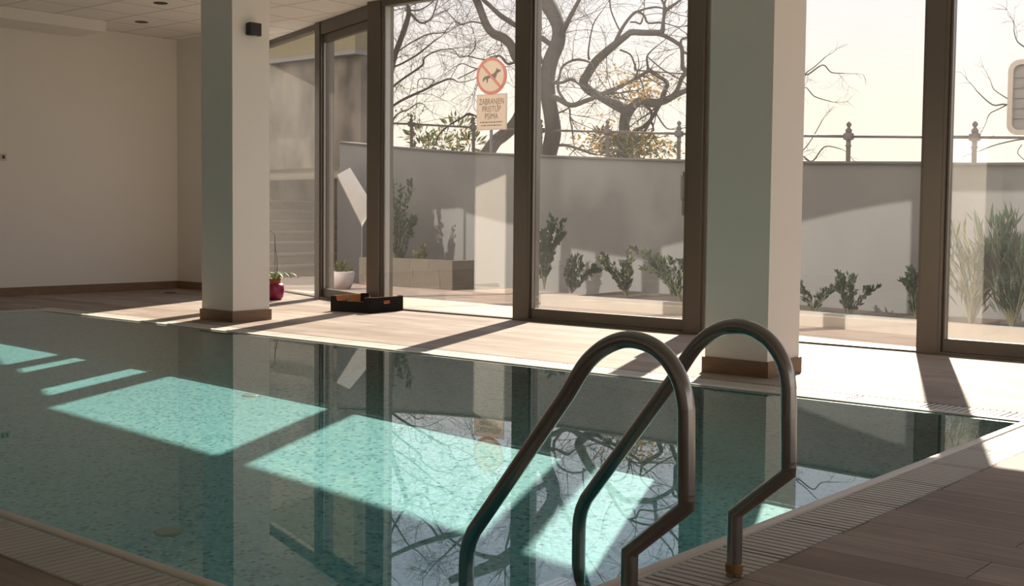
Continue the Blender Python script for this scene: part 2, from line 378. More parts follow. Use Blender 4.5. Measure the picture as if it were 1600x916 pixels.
mullion('trim_3', 'bronze mullion standing beside the fixed pane with the round sign', -7.09, -6.93)
mullion('trim_4', 'bronze mullion just beside the nearer column', -5.25, -5.11)
mullion('trim_5', 'bronze mullion beyond the nearer column casting a wide shadow', -3.295, -3.155)
mullion('trim_6', 'bronze mullion near the right wall', -1.36, -1.22)
mullion('trim_7', 'bronze mullion near the right corner', .58, .72)
glazed('window_1', 'tall fixed pane right of the corner post', v(-8.875), v(-7.09))
glazed('door_1', 'sliding glass door looking on the big bare tree', v(-6.93), v(-5.25), True)
glazed('window_2', 'tall fixed pane behind and beside the nearer column', v(-5.11), v(-3.295))
glazed('door_2', 'sliding glass door looking on the tall spiky shrubs', v(-3.155), v(-1.36), True)
glazed('window_3', 'fixed pane near the right wall', v(-1.22), v(.58))
glazed('window_4', 'fixed pane beyond the last sliding door', v(.72), v(2.5))
mullion('trim_9', 'bronze mullion of the unseen glazing added at the right end of the room', 2.5, 2.64)  # bays from here on are added out of view for more daylight
mullion('trim_10', 'last bronze mullion of the unseen glazing added at the right end', 5.2, 5.34)
glazed('window_6', 'wide fixed pane of the unseen glazing added at the right end of the room', v(2.64), v(5.2))
glazed('window_7', 'fixed pane of the added glazing in the unseen right corner', v(5.34), v(WX1))
for k_, (y0_, y1_) in enumerate(((8.38, 5.42), (5.28, 2.42), (2.28, -.58), (-.72, -3.58))):  # right side glazed out of view to brighten the room
    glazed('window_%d' % (8+k_), ('first', 'second', 'third', 'last')[k_]+' fixed pane of the unseen right-side glazing added for daylight', v(WX1, y0_), v(WX1, y1_))
    struct('trim_%d' % (11+k_), MB().box(WX1-.08, WX1+.1, y0_+.001, y0_+.139, 0, CEIL), M['frame'])['label'] = ('first', 'second', 'third', 'last')[k_]+' mullion of the unseen right-side glazing added for daylight'
struct('wall_front_blocker', MB().prism([(WX1+.2, 8.461), (WX1+.2, 8.72), (-8.92, 8.72), (C1.x-.07, C1.y+.24), (-32, 10.02), (-32, 9.73), (C1.x-.12, C1.y-.05), (-8.96, 8.461)], CEIL+.0005, 12.5), M['wall'])  # unseen building front added to block reflected sun above the glass
struct('wall_side_blocker', MB().box(-32, -13.2, 9.1, 9.3, 0, CEIL+.35), M['outwall'])  # unseen wall stretched leftwards to block reflected sun
dl = (C1-C0).normalized()
def along(t): return C0+dl*t
LT = (C1-C0).length
tm = 1.50
struct('trim_8', MB().prism([tuple(along(tm+.0)+V2((-dl.y, dl.x))*a_) if False else tuple(along(t_)+Vector((dl.y, -dl.x))*-a_) for t_, a_ in ((tm, -.09), (tm, .09), (tm+.14, .09), (tm+.14, -.09))], 0, CEIL), M['frame'])['label'] = 'bronze mullion between the two panes of the angled glass section'
glazed('door_3', 'sliding glass door of the angled section beside the corner post', along(tm), along(.12), True, leaf_z=2.93, gm=M['glassa'])
glazed('window_5', 'fixed pane of the angled section next to the far column', along(LT), along(tm+.14), gm=M['glassa'])

# ------------------------------------------------------------------ pool
pool = empty('swimming_pool', (0, 0, 0)); tag(pool, 'flush swimming pool lined with pale turquoise glass mosaic', 'swimming pool')
b = MB(); X0, X1, Y0, Y1, Z = PX0, PX1, PY0, PY1+UC, -DEPTH
b.add([(X0, Y0, Z), (X1, Y0, Z), (X1, Y1, Z), (X0, Y1, Z), (X0, Y0, -.005), (X1, Y0, -.005), (X1, Y1, -.005), (X0, Y1, -.005)],
      [(0, 1, 2, 3), (0, 4, 5, 1), (1, 5, 6, 2), (2, 6, 7, 3), (3, 7, 4, 0)])
basin = b.build('mosaic_basin', M['mosaic'], pool)
# rounded coping lip around the water
Y1 = PY1
c = MB(); prof = [(0, -.0045), (.002, -.002), (.007, .0015), (.016, .0045), (.032, .005), (.042, .0025), (.047, -.002), (.047, -.0045)]
def ringpts(off): return [(X0-off, Y0-off), (X1+off, Y0-off), (X1+off, Y1+off), (X0-off, Y1+off)]
vs = []; fs = []
for o_, z_ in prof: vs += [(x, y, z_) for x, y in ringpts(o_)]
for i in range(len(prof)-1):
    for j in range(4): fs.append((i*4+j, i*4+(j+1) % 4, (i+1)*4+(j+1) % 4, (i+1)*4+j))
c.add(vs, fs); c.build('coping_lip', M['coping'], pool, auto=50)
ch = MB(); i0, i1 = .05, .05+GW
for (a_, b_, c_, d_) in ((X0-i1, X1+i1, Y0-i1, Y0-i0), (X0-i1, X1+i1, Y1+i0, Y1+i1), (X0-i1, X0-i0, Y0-i0, Y1+i0), (X1+i0, X1+i1, Y0-i0, Y1+i0)):
    ch.box(a_, b_, c_, d_, -.0045, -.0042) if c_ > Y1 else ch.box(a_, b_, c_, d_, -.08, -.03)
ch.build('overflow_channel', M['channel'], pool)
for nm, (lx, ly) in (('u', (-4.30, 2.88)), ('d', (-6.32, 4.86))):
    k = MB().lathe([(0, .014), (.035, .013), (.052, .010), (.062, .003), (.062, 0)], n=28)
    li = k.build('floor_inlet', M['lens'], pool, smooth=True, loc=(lx, ly, -DEPTH+.001)); li.cycles.is_caustics_receiver = True
k = MB().lathe([(0, .014), (.05, .013), (.07, .010), (.08, .0)], n=28)
wl = k.build('floor_inlet', M['lens'], pool, smooth=True, loc=(-4.85, 6.5, -DEPTH+.001))
basin.cycles.is_caustics_receiver = True; wl.cycles.is_caustics_receiver = True
w = MB(); WZ = -.006; w.add([(X0, Y0, WZ), (X1, Y0, WZ), (X1, Y1+UC, WZ), (X0, Y1+UC, WZ)], [(0, 1, 2, 3)])
# water plane carried on unseen under the far deck to help the sun refract
wo = w.build('pool_water', M['water'], smooth=True); wo.cycles.is_caustics_caster = True
tag(wo, 'still clear pool water mirroring the windows and trees', 'water', kind='stuff')

def grating(label, along_x, a0, a1, b0, b1, zb=-.028):
    g = MB(); pitch, bw = .0335, .0258; n = int((a1-a0)/pitch); s_ = a0+((a1-a0)-n*pitch)/2
    for i in range(n):
        p_ = s_+i*pitch+(.004 if i % 12 else .0)
        q_ = p_+bw-(.0015 if i % 12 == 11 else 0)
        if i % 12 == 0: p_ += .007
        if along_x: g.box(p_, q_, b0+.004, b1-.004, zb, -.001)
        else: g.box(b0+.004, b1-.004, p_, q_, zb, -.001)
    for t_ in (.25, .75) if zb < -.02 else ():
        m_ = b0+(b1-b0)*t_
        if along_x: g.box(a0, a1, m_-.006, m_+.006, -.03, -.012)
        else: g.box(m_-.006, m_+.006, a0, a1, -.03, -.012)
    o = g.build('overflow_grating', M['grate']); tag(o, label, 'grating', 'slatted gratings around the pool'); return o
grating('beige slatted overflow grating along the near long side of the pool', True, GX0, GX1, GY0, GY0+GW)
grating('sunlit slatted overflow grating along the window side of the pool', True, GX0, GX1, GY1-GW, GY1, -.004)
grating('beige slatted overflow grating along the ladder end of the pool', False, GY0+GW+.002, GY1-GW-.002, GX1-GW, GX1)
grating('shaded slatted overflow grating at the end of the pool under the plain wall', False, GY0+GW+.002, GY1-GW-.002, GX0, GX0+GW, -.028)

# ladder
lad = empty('pool_ladder', (-1.57, 2.55, 0)); tag(lad, 'stainless steel pool ladder with two looped handrails at the near corner', 'ladder')
def rail(Y):
    base = lad.location
    pts = [(-2.088, -1.0), (-2.088, .03)]
    # bend, then the long diagonal
    pts += [(-2.086, .065), (-2.078, .098), (-2.062, .130)]
    pts += [(-1.760, .522)]
    pts += [(-1.735, .56), (-1.700, .606), (-1.655, .642), (-1.610, .662), (-1.570, .667), (-1.528, .660), (-1.488, .640), (-1.455, .606), (-1.434, .565), (-1.425, .52)]
    pts = pts[:6]+cat(pts[6:], 4)
    mb = MB(); P3 = [(x-base.x, Y-base.y, z) for x, z in pts]+[(-1.420-base.x, Y-base.y, .315)]
    mb.tube(P3, .0203, 20)
    mb.tube([(-1.420-base.x, Y-base.y, .330), (-1.420-base.x, Y-base.y, .300), (-1.573-base.x, Y-base.y, .168), (-1.572-base.x, Y-base.y, .14)], .0203, 20, cap=True)
    mb.tube([(-1.572-base.x, Y-base.y, .165), (-1.572-base.x, Y-base.y, -.05)], .0203, 20)
    o = mb.build('handrail', M['steel'], lad, auto=40)
    f = MB().lathe([(.0205, .036), (.0235, .034), (.0235, .012), (.0205, .010)], c=(-1.572-base.x, Y-base.y, 0), n=28)
    f.build('collar', M['ring'], lad, auto=40)
for Y in (2.30, 2.79): rail(Y)
for z in (-.36, -.62, -.88):
    t = MB(); t.box(-2.14+1.57, -2.04+1.57, 2.32-2.55, 2.77-2.55, z-.012, z+.012)
    for q in range(5): t.box(-2.13+1.57+q*.02, -2.122+1.57+q*.02, 2.33-2.55, 2.76-2.55, z+.012, z+.016)
    tr = t.build('tread', M['steel'], lad)
for ch_ in lad.children: ch_.cycles.is_caustics_receiver = True

# ------------------------------------------------------------------ columns
def column(label, x1, y0, wx, wy):
    e = empty('square_column', (x1-wx/2, y0+wy/2, 0)); tag(e, label, 'column')
    MB().box(-wx/2, wx/2, -wy/2, wy/2, 0, CEIL).build('shaft', M['column'], e)
    s = MB(); t = .014
    s.box(-wx/2-t, wx/2+t, -wy/2-t, -wy/2-.0005, .0005, .096); s.box(-wx/2-t, wx/2+t, wy/2+.0005, wy/2+t, .0005, .096)
    s.box(-wx/2-t, -wx/2-.0005, -wy/2, wy/2, .0005, .096); s.box(wx/2+.0005, wx/2+t, -wy/2, wy/2, .0005, .096)
    s.build('skirting', M['skirt'], e); return e
column('white square column with a black wall lamp, near the magenta pot', -8.612, 6.425, .452, .40)
column('white square column behind the pool ladder, at the water edge', -3.425, 6.425, .428, .405)
la = empty('wall_lamp', (-8.612, 6.623, 2.56)); tag(la, 'small black cube wall lamp high on the far white column', 'wall lamp')
MB().box(0.001, .02, -.055, .055, -.05, .05).build('back_plate', M['black'], la, bevel=.003)
MB().box(.02, .075, -.062, .062, -.056, .056).build('housing', M['black'], la, bevel=.006)
l2 = MB(); l2.lathe([(0, 0), (.022, 0), (.022, -.004), (0, -.004)], c=(.048, 0, -.0565), n=20); l2.build('lens', M['white'], la)

# wall socket, floor cover, ceiling downlights
sk = empty('wall_socket', (WX0, 6.55, 1.555)); tag(sk, 'small white socket plate on the plain left wall', 'socket')
MB().box(0.0005, .012, -.075, .075, -.04, .04).build('plate', M['white'], sk, bevel=.003)
kk = MB(); kk.box(.0121, .016, -.03, -.004, -.028, .028); kk.box(.0121, .016, .02, .05, -.02, .02); kk.build('inserts', M['sign_black'], sk)
dc = empty('floor_cover', (-12.28, 8.26, 0)); tag(dc, 'small dark round cover lying on the shaded floor in the far corner', 'cover')
MB().lathe([(0, .012), (.05, .012), (.075, .008), (.08, .0005)], n=24).build('lid', M['sign_black'], dc, smooth=True)
for (x, y, lb) in ((-10.815, 7.176, 'small dark recessed ceiling downlight nearer the pool'), (-12.05, 7.745, 'small dark recessed ceiling downlight nearer the far corner')):
    d_ = empty('recessed_downlight', (x, y, CEIL)); tag(d_, lb, 'ceiling light', 'recessed downlights')
    MB().lathe([(.072, -.0005), (.072, -.006), (.055, -.008), (.05, -.004)], n=24).build('rim', M['sign_black'], d_, smooth=True)
    MB().lathe([(.05, -.004), (.03, -.002), (0, -.001)], n=24).build('lamp', M['black'], d_, smooth=True)

# ------------------------------------------------------------------ crate
def crate():
    A = Vector((-8.985, 7.875)); B = Vector((-8.475, 7.925)); ux = (B-A).normalized(); uy = Vector((-ux.y, ux.x)); L = (B-A).length; D = .50
    e = empty('fruit_crate', (A.x, A.y, 0), math.atan2(ux.y, ux.x)); tag(e, 'black printed cardboard fruit crate on the sunlit floor by the windows', 'crate')
    h, hl, t = .150, .108, .007
    def side(p0, p1, inn, low, hole, nm):
        # wall with a lowered middle; inner face is plain kraft board
        p0 = Vector(p0); p1 = Vector(p1); d = p1-p0; Ls = d.length; d = d/Ls; i_ = Vector(inn)*t
        if low: prof = [(0, 0), (Ls, 0), (Ls, h), (Ls-.07, h), (Ls-.085, hl), (.085, hl), (.07, h), (0, h)]
        else: prof = [(0, 0), (Ls, 0), (Ls, h), (0, h)]
        m = MB(); n = len(prof)
        if hole and not low:
            a, b2, c1, c2 = Ls*.5-.045, Ls*.5+.045, .085, .115
            cells = [(0, Ls, 0, c1), (0, a, c1, c2), (b2, Ls, c1, c2), (0, Ls, c2, h)]
        else: cells = None
        def P(u, z, o): q = p0+d*u+i_*o; return (q.x, q.y, z+.0005)
        if cells:
            for (u0, u1, z0, z1) in cells:
                m.add([P(u0, z0, 0), P(u1, z0, 0), P(u1, z1, 0), P(u0, z1, 0)], [(0, 1, 2, 3)], 0)
                m.add([P(u0, z0, 1), P(u1, z0, 1), P(u1, z1, 1), P(u0, z1, 1)], [(3, 2, 1, 0)], 1)
            for (u0, u1, z0, z1) in ((a, b2, c1, c1), (a, b2, c2, c2)):
                m.add([P(u0, z0, 0), P(u1, z0, 0), P(u1, z0, 1), P(u0, z0, 1)], [(0, 1, 2, 3)], 1)
            for u in (a, b2): m.add([P(u, c1, 0), P(u, c2, 0), P(u, c2, 1), P(u, c1, 1)], [(0, 1, 2, 3)], 1)
            m.add([P(0, h, 0), P(Ls, h, 0), P(Ls, h, 1), P(0, h, 1)], [(0, 1, 2, 3)], 1)
        else:
            m.add([P(u, z, 0) for u, z in prof], [tuple(range(n))], 0); m.add([P(u, z, 1) for u, z in prof], [tuple(range(n))[::-1]], 1)
            for k in range(n):
                (u0, z0), (u1, z1) = prof[k], prof[(k+1) % n]; m.add([P(u0, z0, 0), P(u1, z1, 0), P(u1, z1, 1), P(u0, z0, 1)], [(0, 1, 2, 3)], 1 if k > 1 else 0)
        m.build(nm, [M['carton'], M['kraft']], e)
    side((0, 0), (L, 0), (0, 1), True, False, 'side_panel'); side((L, D), (0, D), (0, -1), True, False, 'side_panel')
    side((L, 0), (L, D), (-1, 0), False, True, 'end_panel'); side((0, D), (0, 0), (1, 0), False, True, 'end_panel')
    MB().box(.008, L-.008, .008, D-.008, .001, .006).build('base_panel', M['kraft'], e)
    for (x, y, s1, s2) in ((.008, .008, 1, 1), (L-.008, .008, -1, 1), (L-.008, D-.008, -1, -1), (.008, D-.008, 1, -1)):
        MB().prism([(x, y), (x+s1*.06, y), (x, y+s2*.06)] if s1*s2 > 0 else [(x, y), (x, y+s2*.06), (x+s1*.06, y)], .006, .155).build('corner_block', M['carton'], e)
crate()

# ------------------------------------------------------------------ orchid in magenta pot
random.seed(4)
po = empty('potted_orchid', (-10.57, 8.46, 0)); tag(po, 'orchid in a glossy magenta pot on the floor beside the angled glass', 'potted plant')
MB().lathe([(0, .0005), (.062, .0005), (.085, .03), (.098, .09), (.094, .15), (.078, .185), (.07, .18), (.082, .15), (.0, .14)], n=28).build('pot', M['pot'], po, smooth=True)
MB().lathe([(.06, .15), (.068, .235), (.062, .235), (.055, .20), (0, .20)], n=24).build('liner_pot', M['potin'], po, smooth=True)
lf = MB()
for i in range(9):
    a = i*2.4+.3; d0 = Vector((math.cos(a), math.sin(a), .9)); p0 = Vector((math.cos(a)*.02, math.sin(a)*.02, .22)); L = random.uniform(.16, .26); q = []
    for k in range(6):
        t = k/5; q.append(p0+Vector((math.cos(a), math.sin(a), 0))*L*t+Vector((0, 0, .11*math.sin(t*2.4)-.05*t)))
    side_ = Vector((-math.sin(a), math.cos(a), 0)); vs = []; ws = [.012, .024, .03, .03, .022, .004]
    for k in range(6): vs += [q[k]+side_*ws[k]+Vector((0, 0, .006)), q[k], q[k]-side_*ws[k]+Vector((0, 0, .006))]
    lf.add(vs, [(k*3+j, k*3+j+1, k*3+j+4, k*3+j+3) for k in range(5) for j in range(2)])
lf.build('leaves', M['orchid'], po, smooth=True)
st = MB(); sp = cat([(0, 0, .2), (.01, .02, .4), (-.02, .01, .6), (-.05, .03, .72), (-.12, .02, .76)]); st.tube(sp, .004, 6)
st.tube([(.0, -.01, .2), (.005, -.008, .70)], .003, 6); st.build('flower_stem', M['stem'], po)

# ------------------------------------------------------------------ courtyard
gr = MB(); gr.prism([(12, 8.56), (12, 10.85), (-12, 12.9), (-30, 15.5), (-30, 9.7), (C1.x, C1.y+.062), (-8.9, 8.562)], -.06, -.006)
gr.box(WX1+.12, 40, -30, 8.559, -.06, -.006); struct('ground', gr, M['paving'])
# curved retaining wall: control points from the fitted top line
ctl = []
for x, y, Y in ((531, 223, 12.45), (606, 230, 12.35), (700, 237, 12.3), (812, 243, 12.15), (950, 248.5, 11.8), (1080, 252.3, 11.45), (1250, 255, 11.08), (1350, 255.5, 10.9), (1448, 256, 10.8), (1600, 257.5, 10.8)):
    p = atY(x, y, Y); ctl.append((p.x, p.y, p.z))
ctl = ctl+[(0.5, 10.8, 1.42), (12, 10.8, 1.38)]
cv = cat(ctl, 6)
def offs(cv, d):
    out = []
    for i, c_ in enumerate(cv):
        a = cv[max(0, i-1)]; b2 = cv[min(len(cv)-1, i+1)]; t = Vector((b2[0]-a[0], b2[1]-a[1])).normalized(); n_ = Vector((-t.y, t.x)); out.append((c_[0]+n_.x*d, c_[1]+n_.y*d, c_[2]))
    return out
def strip(front, back, zb, ztf=None, over=0):
    m = MB(); n = len(front); vs = []
    for f_, b_ in zip(front, back):
        zt = (ztf if ztf is not None else f_[2])+over
        vs += [(f_[0], f_[1], zb if not callable(zb) else zb(f_)), (f_[0], f_[1], zt), (b_[0], b_[1], zt), (b_[0], b_[1], zb if not callable(zb) else zb(f_))]
    fs = [(i*4+j, (i+1)*4+j, (i+1)*4+(j+1) % 4, i*4+(j+1) % 4) for i in range(n-1) for j in range(4)]+[(0, 1, 2, 3), tuple((n-1)*4+j for j in (3, 2, 1, 0))]
    m.add(vs, fs); return m
rw = empty('retaining_wall', (cv[0][0], cv[0][1], 0)); tag(rw, 'long curved rendered wall closing the sunken courtyard behind the glass', 'wall')
def unparent_build(mb, name, m, par, **k):
    L_ = par.location; mb.v = [(a-L_.x, b2-L_.y, c2-L_.z) for a, b2, c2 in mb.v]; return mb.build(name, m, par, **k)
unparent_build(strip(cv, offs(cv, .25), -.01), 'wall_body', M['outwall'], rw, auto=40)
unparent_build(strip(offs(cv, -.025), offs(cv, .28), lambda f_: f_[2]+.0005, None, .02), 'wall_capping', M['parapet'], rw, auto=40)
cvp = [c_ for c_ in cv if c_[0] > -9.9]
unparent_build(strip(offs(cvp, -.02), offs(cvp, -.0005), -.005, .40), 'plinth', M['outwall'], rw, auto=40)
# street level behind the wall
sg = MB(); bk = offs(cv, .24); n = len(bk); vs = [];
for b_ in bk: vs += [(b_[0], b_[1], b_[2]-.35), (b_[0]*1.0, 70, 1.2), ]
sg.add(vs, [(i*2, (i+1)*2, (i+1)*2+1, i*2+1) for i in range(n-1)]); sg.add([(-60, 14, 1.3), (bk[0][0], bk[0][1], bk[0][2]-.35), (bk[0][0], 70, 1.2), (-60, 70, 1.2)], [(0, 1, 2, 3)])
struct('street_ground', sg, M['street'])
# kerb bed
kc = cat([(-8.05, 10.02, 0), (-7.0, 10.02, 0), (-5.9, 10.0, 0), (-4.94, 9.9, 0), (-3.75, 9.72, 0), (-2.5, 9.6, 0), (-.5, 9.6, 0), (3, 9.6, 0)], 5)
kb = strip(kc, offs(kc, .12), -.005, .12).build('kerb', M['kerb'], auto=40); tag(kb, 'low pale kerb edging the planting bed along the courtyard wall', 'kerb')
bed = MB(); kcb = offs(kc, .12); vs = []
for c_ in kcb:
    w_ = min(cv, key=lambda q: abs(q[0]-c_[0])); vs += [(c_[0], c_[1], .07), (c_[0], w_[1]-.03 if w_[1]-.03 > c_[1] else c_[1]+.05, .09)]
bed.add(vs, [(i*2, (i+1)*2, (i+1)*2+1, i*2+1) for i in range(len(kcb)-1)])
tag(bed.build('soil_bed', M['soil']), 'dark soil in the planting bed behind the kerb', 'soil', kind='stuff')
# stone planter left
sp_ = empty('stone_planter', (-11.2, 11.25, 0)); tag(sp_, 'rectangular planter of weathered stone courses at the left of the courtyard wall', 'planter')
pb = MB()
X0_, X1_, Yf = -12.25+11.2, atY(707, 430, 11.25).x+11.2, 0
for r_, (z0, z1) in enumerate(((0, .13), (.135, .25), (.255, .37))):
    x = X0_
    random.seed(10+r_)
    while x < X1_-.02:
        w_ = min(random.uniform(.35, .6), X1_-x); 
        if X1_-(x+w_) < .12: w_ = X1_-x
        pb.box(x+.003, x+w_-.003, Yf-.003*random.random(), Yf+.2, z0-.005, z1); x += w_
pb.box(X1_-.2, X1_-.004, .2, .42, -.005, .37); pb.box(X0_, X0_+.2, .2, .6, -.005, .37)
pb.build('stone_walling', M['stone'], sp_)
MB().box(X0_+.2, X1_-.2, .2, .6, 0, .33).build('soil', M['soil'], sp_)

# concrete building wall, stair and parapet at the far left
cb = empty('neighbouring_building', (-19, 15.6, 0)); tag(cb, 'tall weathered raw concrete wall under a yellow eave beyond the angled glass', 'building')
MB().box(-7.5, 2.05, 0, .4, 0, 4.05).build('concrete_wall', M['concrete'], cb)
MB().box(-7.5, 2.05, -.15, .4, 4.052, 6.6).build('ochre_upper_wall', M['ochre'], cb)
MB().box(-7.5, 2.09, -.19, .44, 3.97, 4.051).build('ledge', M['parapet'], cb)
ss = empty('outdoor_stair', (-15.5, 11.5, 0)); tag(ss, 'flight of beige stone steps climbing out of the courtyard beside the concrete wall', 'stairs')
for i in range(7):
    h0 = .17*(i+1); sb = MB(); sb.box(-3.2, 1.15-i*.30, .1+i*.05, 2.4, h0-.17, h0-.035, 0); sb.box(-3.2, 1.17-i*.30, .08+i*.05, 2.4, h0-.034, h0, 1)
    st_ = sb.build('step', [M['stone'], M['parapet']], ss)
# stair parapet; a patch of sun is built in as its pale sloping top
pp = empty('stair_parapet', (0, 0, 0)); tag(pp, 'rendered stair parapet with a sun patch shaped as its pale sloping top, seen through the angled door', 'parapet')
a_ = atY(527, 273, 11.9); b_ = atY(566, 352, 11.3); c_ = atY(584, 322, 11.5); d_ = atY(547, 262, 12.1)
q = MB(); top = [a_, b_, c_, d_]; bot = [Vector((t.x, t.y, 0)) for t in top]
q.add(top, [(0, 1, 2, 3)]); s_ = MB(); s_.add([t-Vector((0, 0, .03)) for t in top]+bot, [(0, 4, 5, 1), (1, 5, 6, 2), (2, 6, 7, 3), (3, 7, 4, 0), (0, 1, 2, 3), (7, 6, 5, 4)])
s_.build('parapet_body', M['parapet'], pp)
q2 = MB(); q2.add([t for t in top]+[t-Vector((0, 0, .029)) for t in top], [(0, 1, 2, 3), (7, 6, 5, 4), (0, 4, 5, 1), (1, 5, 6, 2), (2, 6, 7, 3), (3, 7, 4, 0)]); q2.build('sun_patch_capping', M['kerb'], pp)

# white flower pot outside
wq = atZ(534, 452, -.006); wp = empty('potted_plant', (wq.x, wq.y, -.006)); tag(wp, 'round white flower pot with a small plant standing outside the angled door', 'potted plant')
MB().lathe([(0, .0005), (.11, .0005), (.15, .1), (.17, .22), (.155, .23), (.14, .19), (0, .19)], n=28).build('pot', M['whitepot'], wp, smooth=True)
fm = MB(); random.seed(9)
for i in range(70):
    a = random.uniform(0, 6.28); e_ = random.uniform(.2, 1.4); d0 = Vector((math.cos(a)*math.cos(e_), math.sin(a)*math.cos(e_), math.sin(e_))); fm.leaf(Vector((0, 0, .2))+d0*random.uniform(.02, .12), d0+Vector((0, 0, .2)), .08, .03)
fm.build('foliage', M['leafg'], wp)

# ------------------------------------------------------------------ shrubs
def shrub(label, x, y, z, h, spread, nst, L, w, mats, lean=(0, 0), seed=1, per=26, group='young shrubs in the courtyard bed', name='shrub', upright=.5):
    random.seed(seed); e = empty(name, (x, y, z)); tag(e, label, 'shrub', group)
    s = MB(); f = MB()
    for i in range(nst):
        a = random.uniform(0, 6.28); k = random.uniform(.25, 1); tip = Vector((math.cos(a)*spread*k+lean[0]*h, math.sin(a)*spread*k+lean[1]*h, h*random.uniform(.6, 1)))
        mid = tip*.5+Vector((0, 0, h*.12))+Vector((random.uniform(-1, 1), random.uniform(-1, 1), 0))*spread*.15
        pts = [Vector(t) for t in cat([(0, 0, 0), tuple(mid), tuple(tip)], 5)]
        s.tube(pts, [.007*(1-.75*j/len(pts))*max(1, h) for j in range(len(pts))], 5)
        for j in range(per):
            t = random.uniform(.18, 1); q = t*(len(pts)-1); i0_ = min(int(q), len(pts)-2); p_ = pts[i0_].lerp(pts[i0_+1], q-i0_)
            d_ = Vector((random.uniform(-1, 1), random.uniform(-1, 1), random.uniform(-.2, 1)))+(tip.normalized()*upright*2)
            f.leaf(p_+Vector((random.uniform(-1, 1), random.uniform(-1, 1), random.uniform(-.5, .5)))*L*.3, d_, L*random.uniform(.6, 1.2), w*random.uniform(.7, 1.2), random.randrange(len(mats)))
    s.build('stems', M['stem'], e); f.build('foliage', mats, e); return e
lg, ly, ld, ll = M['leafg'], M['leafy'], M['leaf'], M['leafl']
def bedpt(px, py, z=.09): p = atZ(px, py, z); return p
def shrub_at(label, px, Y, h, spread, nst, L, w, mats, **k):
    h *= 1.18; spread *= 1.15; k['per'] = int(k.get('per', 26)*1.5); L *= 1.15; w *= 1.25
    p = atY(px, 470, Y); shrub(label, p.x, p.y, .08, h, spread, nst, L, w, mats, **k)
shrub_at('dark bushy shrub in shade at the left end of the bed, beside the bronze mullion', 850, 11.2, .75, .22, 12, .07, .03, [ld], seed=1, per=45)
shrub_at('low dark shrub leaning over, second from the mullion by the round sign', 893, 10.9, .36, .3, 10, .06, .026, [ld], seed=2, per=30, lean=(.3, 0))
shrub_at('leafy shrub with lighter sprigs in the middle of the sliding door view', 980, 10.7, .42, .24, 10, .06, .026, [ld, ld, lg], seed=3, per=30, lean=(-.35, 0))
shrub_at('arching shrub leaning towards the sunlit wall, by the door handle', 1064, 10.5, .46, .26, 11, .06, .026, [ld, ld, ll], seed=4, per=30, lean=(-.55, 0))
shrub_at('pale thin shrub just beside the nearer column', 1272, 10.25, .27, .22, 9, .05, .02, [ld], seed=5, per=18)
shrub_at('small shrub with three dark sprigs in front of the pale wall patch', 1325, 10.2, .34, .26, 10, .05, .022, [ld], seed=6, per=30)
shrub_at('compact shrub next to the wide-shadow mullion', 1432, 10.1, .38, .16, 12, .05, .022, [ld], seed=7, per=34)
shrub_at('tall spiky-leaved shrub seen through the column reflection', 1518, 9.95, .72, .33, 16, .16, .016, [ld, lg], seed=8, per=24, upright=.9, group='tall spiky shrubs')
shrub_at('tall dark spiky-leaved shrub at the edge of the sliding door view', 1582, 9.95, .76, .32, 20, .16, .018, [ld], seed=9, per=30, upright=.9, group='tall spiky shrubs')
shrub_at('dark climbing bush above the stone planter', 618, 11.6, 1.15, .32, 14, .07, .03, [ld], seed=12, per=60, group='planter shrubs')
shrub_at('tiny green cushion plant on the stone planter', 657, 11.62, .40, .12, 12, .05, .025, [lg], seed=13, per=30, group='planter shrubs')

# ------------------------------------------------------------------ street railing, signs
posts = [(550, 190, 18.4), (643, 194, 18.1), (740, 199, 18.0), (845, 203.5, 18), (949, 206, 17.9), (1061, 209, 17.6), (1190, 211.5, 17.3), (1326, 213.3, 17.1), (1523, 214.5, 16.8), (1690, 215, 16.6)]
fe = empty('street_railing', (atY(643, 200, 18).x, 18, 1.25)); tag(fe, 'iron street railing with one top rail and ball finials above the courtyard wall', 'railing')
rp_ = []
fo = fe.location
for x, y, Y in posts:
    p = atY(x, y, Y); rp_.append(p); k = MB(); c0 = (p.x-fo.x, p.y-fo.y, 0); zt = p.z-fo.z
    k.lathe([(.034, -.1), (.034, zt-.16), (.05, zt-.14), (.034, zt-.12), (.036, zt-.06), (.075, zt-.045), (.085, zt), (.075, zt+.045), (.045, zt+.065), (.05, zt+.10), (.028, zt+.12), (.02, zt+.14), (.038, zt+.165), (.038, zt+.19), (.016, zt+.215), (0, zt+.225)], c=c0, n=14)
    k.build('railing_post', M['iron'], fe, auto=40)
k = MB()
for a, b2 in zip(rp_, rp_[1:]): k.tube([a-fo, b2-fo], .022, 8)
k.build('top_rail', M['iron'], fe, smooth=True)

def textmesh(txt, size, align='CENTER'):
    cu = bpy.data.curves.new('lettering', 'FONT'); cu.body = txt; cu.size = size; cu.align_x = align; cu.align_y = 'CENTER'; cu.extrude = .001
    o = bpy.data.objects.new('lettering', cu); COL.objects.link(o); dg = bpy.context.evaluated_depsgraph_get(); me = bpy.data.meshes.new_from_object(o.evaluated_get(dg)); 
    COL.objects.unlink(o); bpy.data.objects.remove(o); return me
SY = 17.0
sc_ = atY(768.3, 119, SY); wpl = atY(769.5, 175, SY)
sg_ = empty('dog_ban_sign', (sc_.x, SY, 1.3), R(6)); tag(sg_, 'round red-rimmed no dogs sign over a cream text plate on a pole', 'sign')
def disc(mb, r, y0, y1, z, n=48, mi=0):
    vs = [(r*math.cos(2*math.pi*j/n), y0, z+r*math.sin(2*math.pi*j/n)) for j in range(n)]+[(r*math.cos(2*math.pi*j/n), y1, z+r*math.sin(2*math.pi*j/n)) for j in range(n)]
    mb.add(vs, [tuple(range(n)), tuple(range(n, 2*n))[::-1]]+[(j, n+j, n+(j+1) % n, (j+1) % n) for j in range(n)], mi)
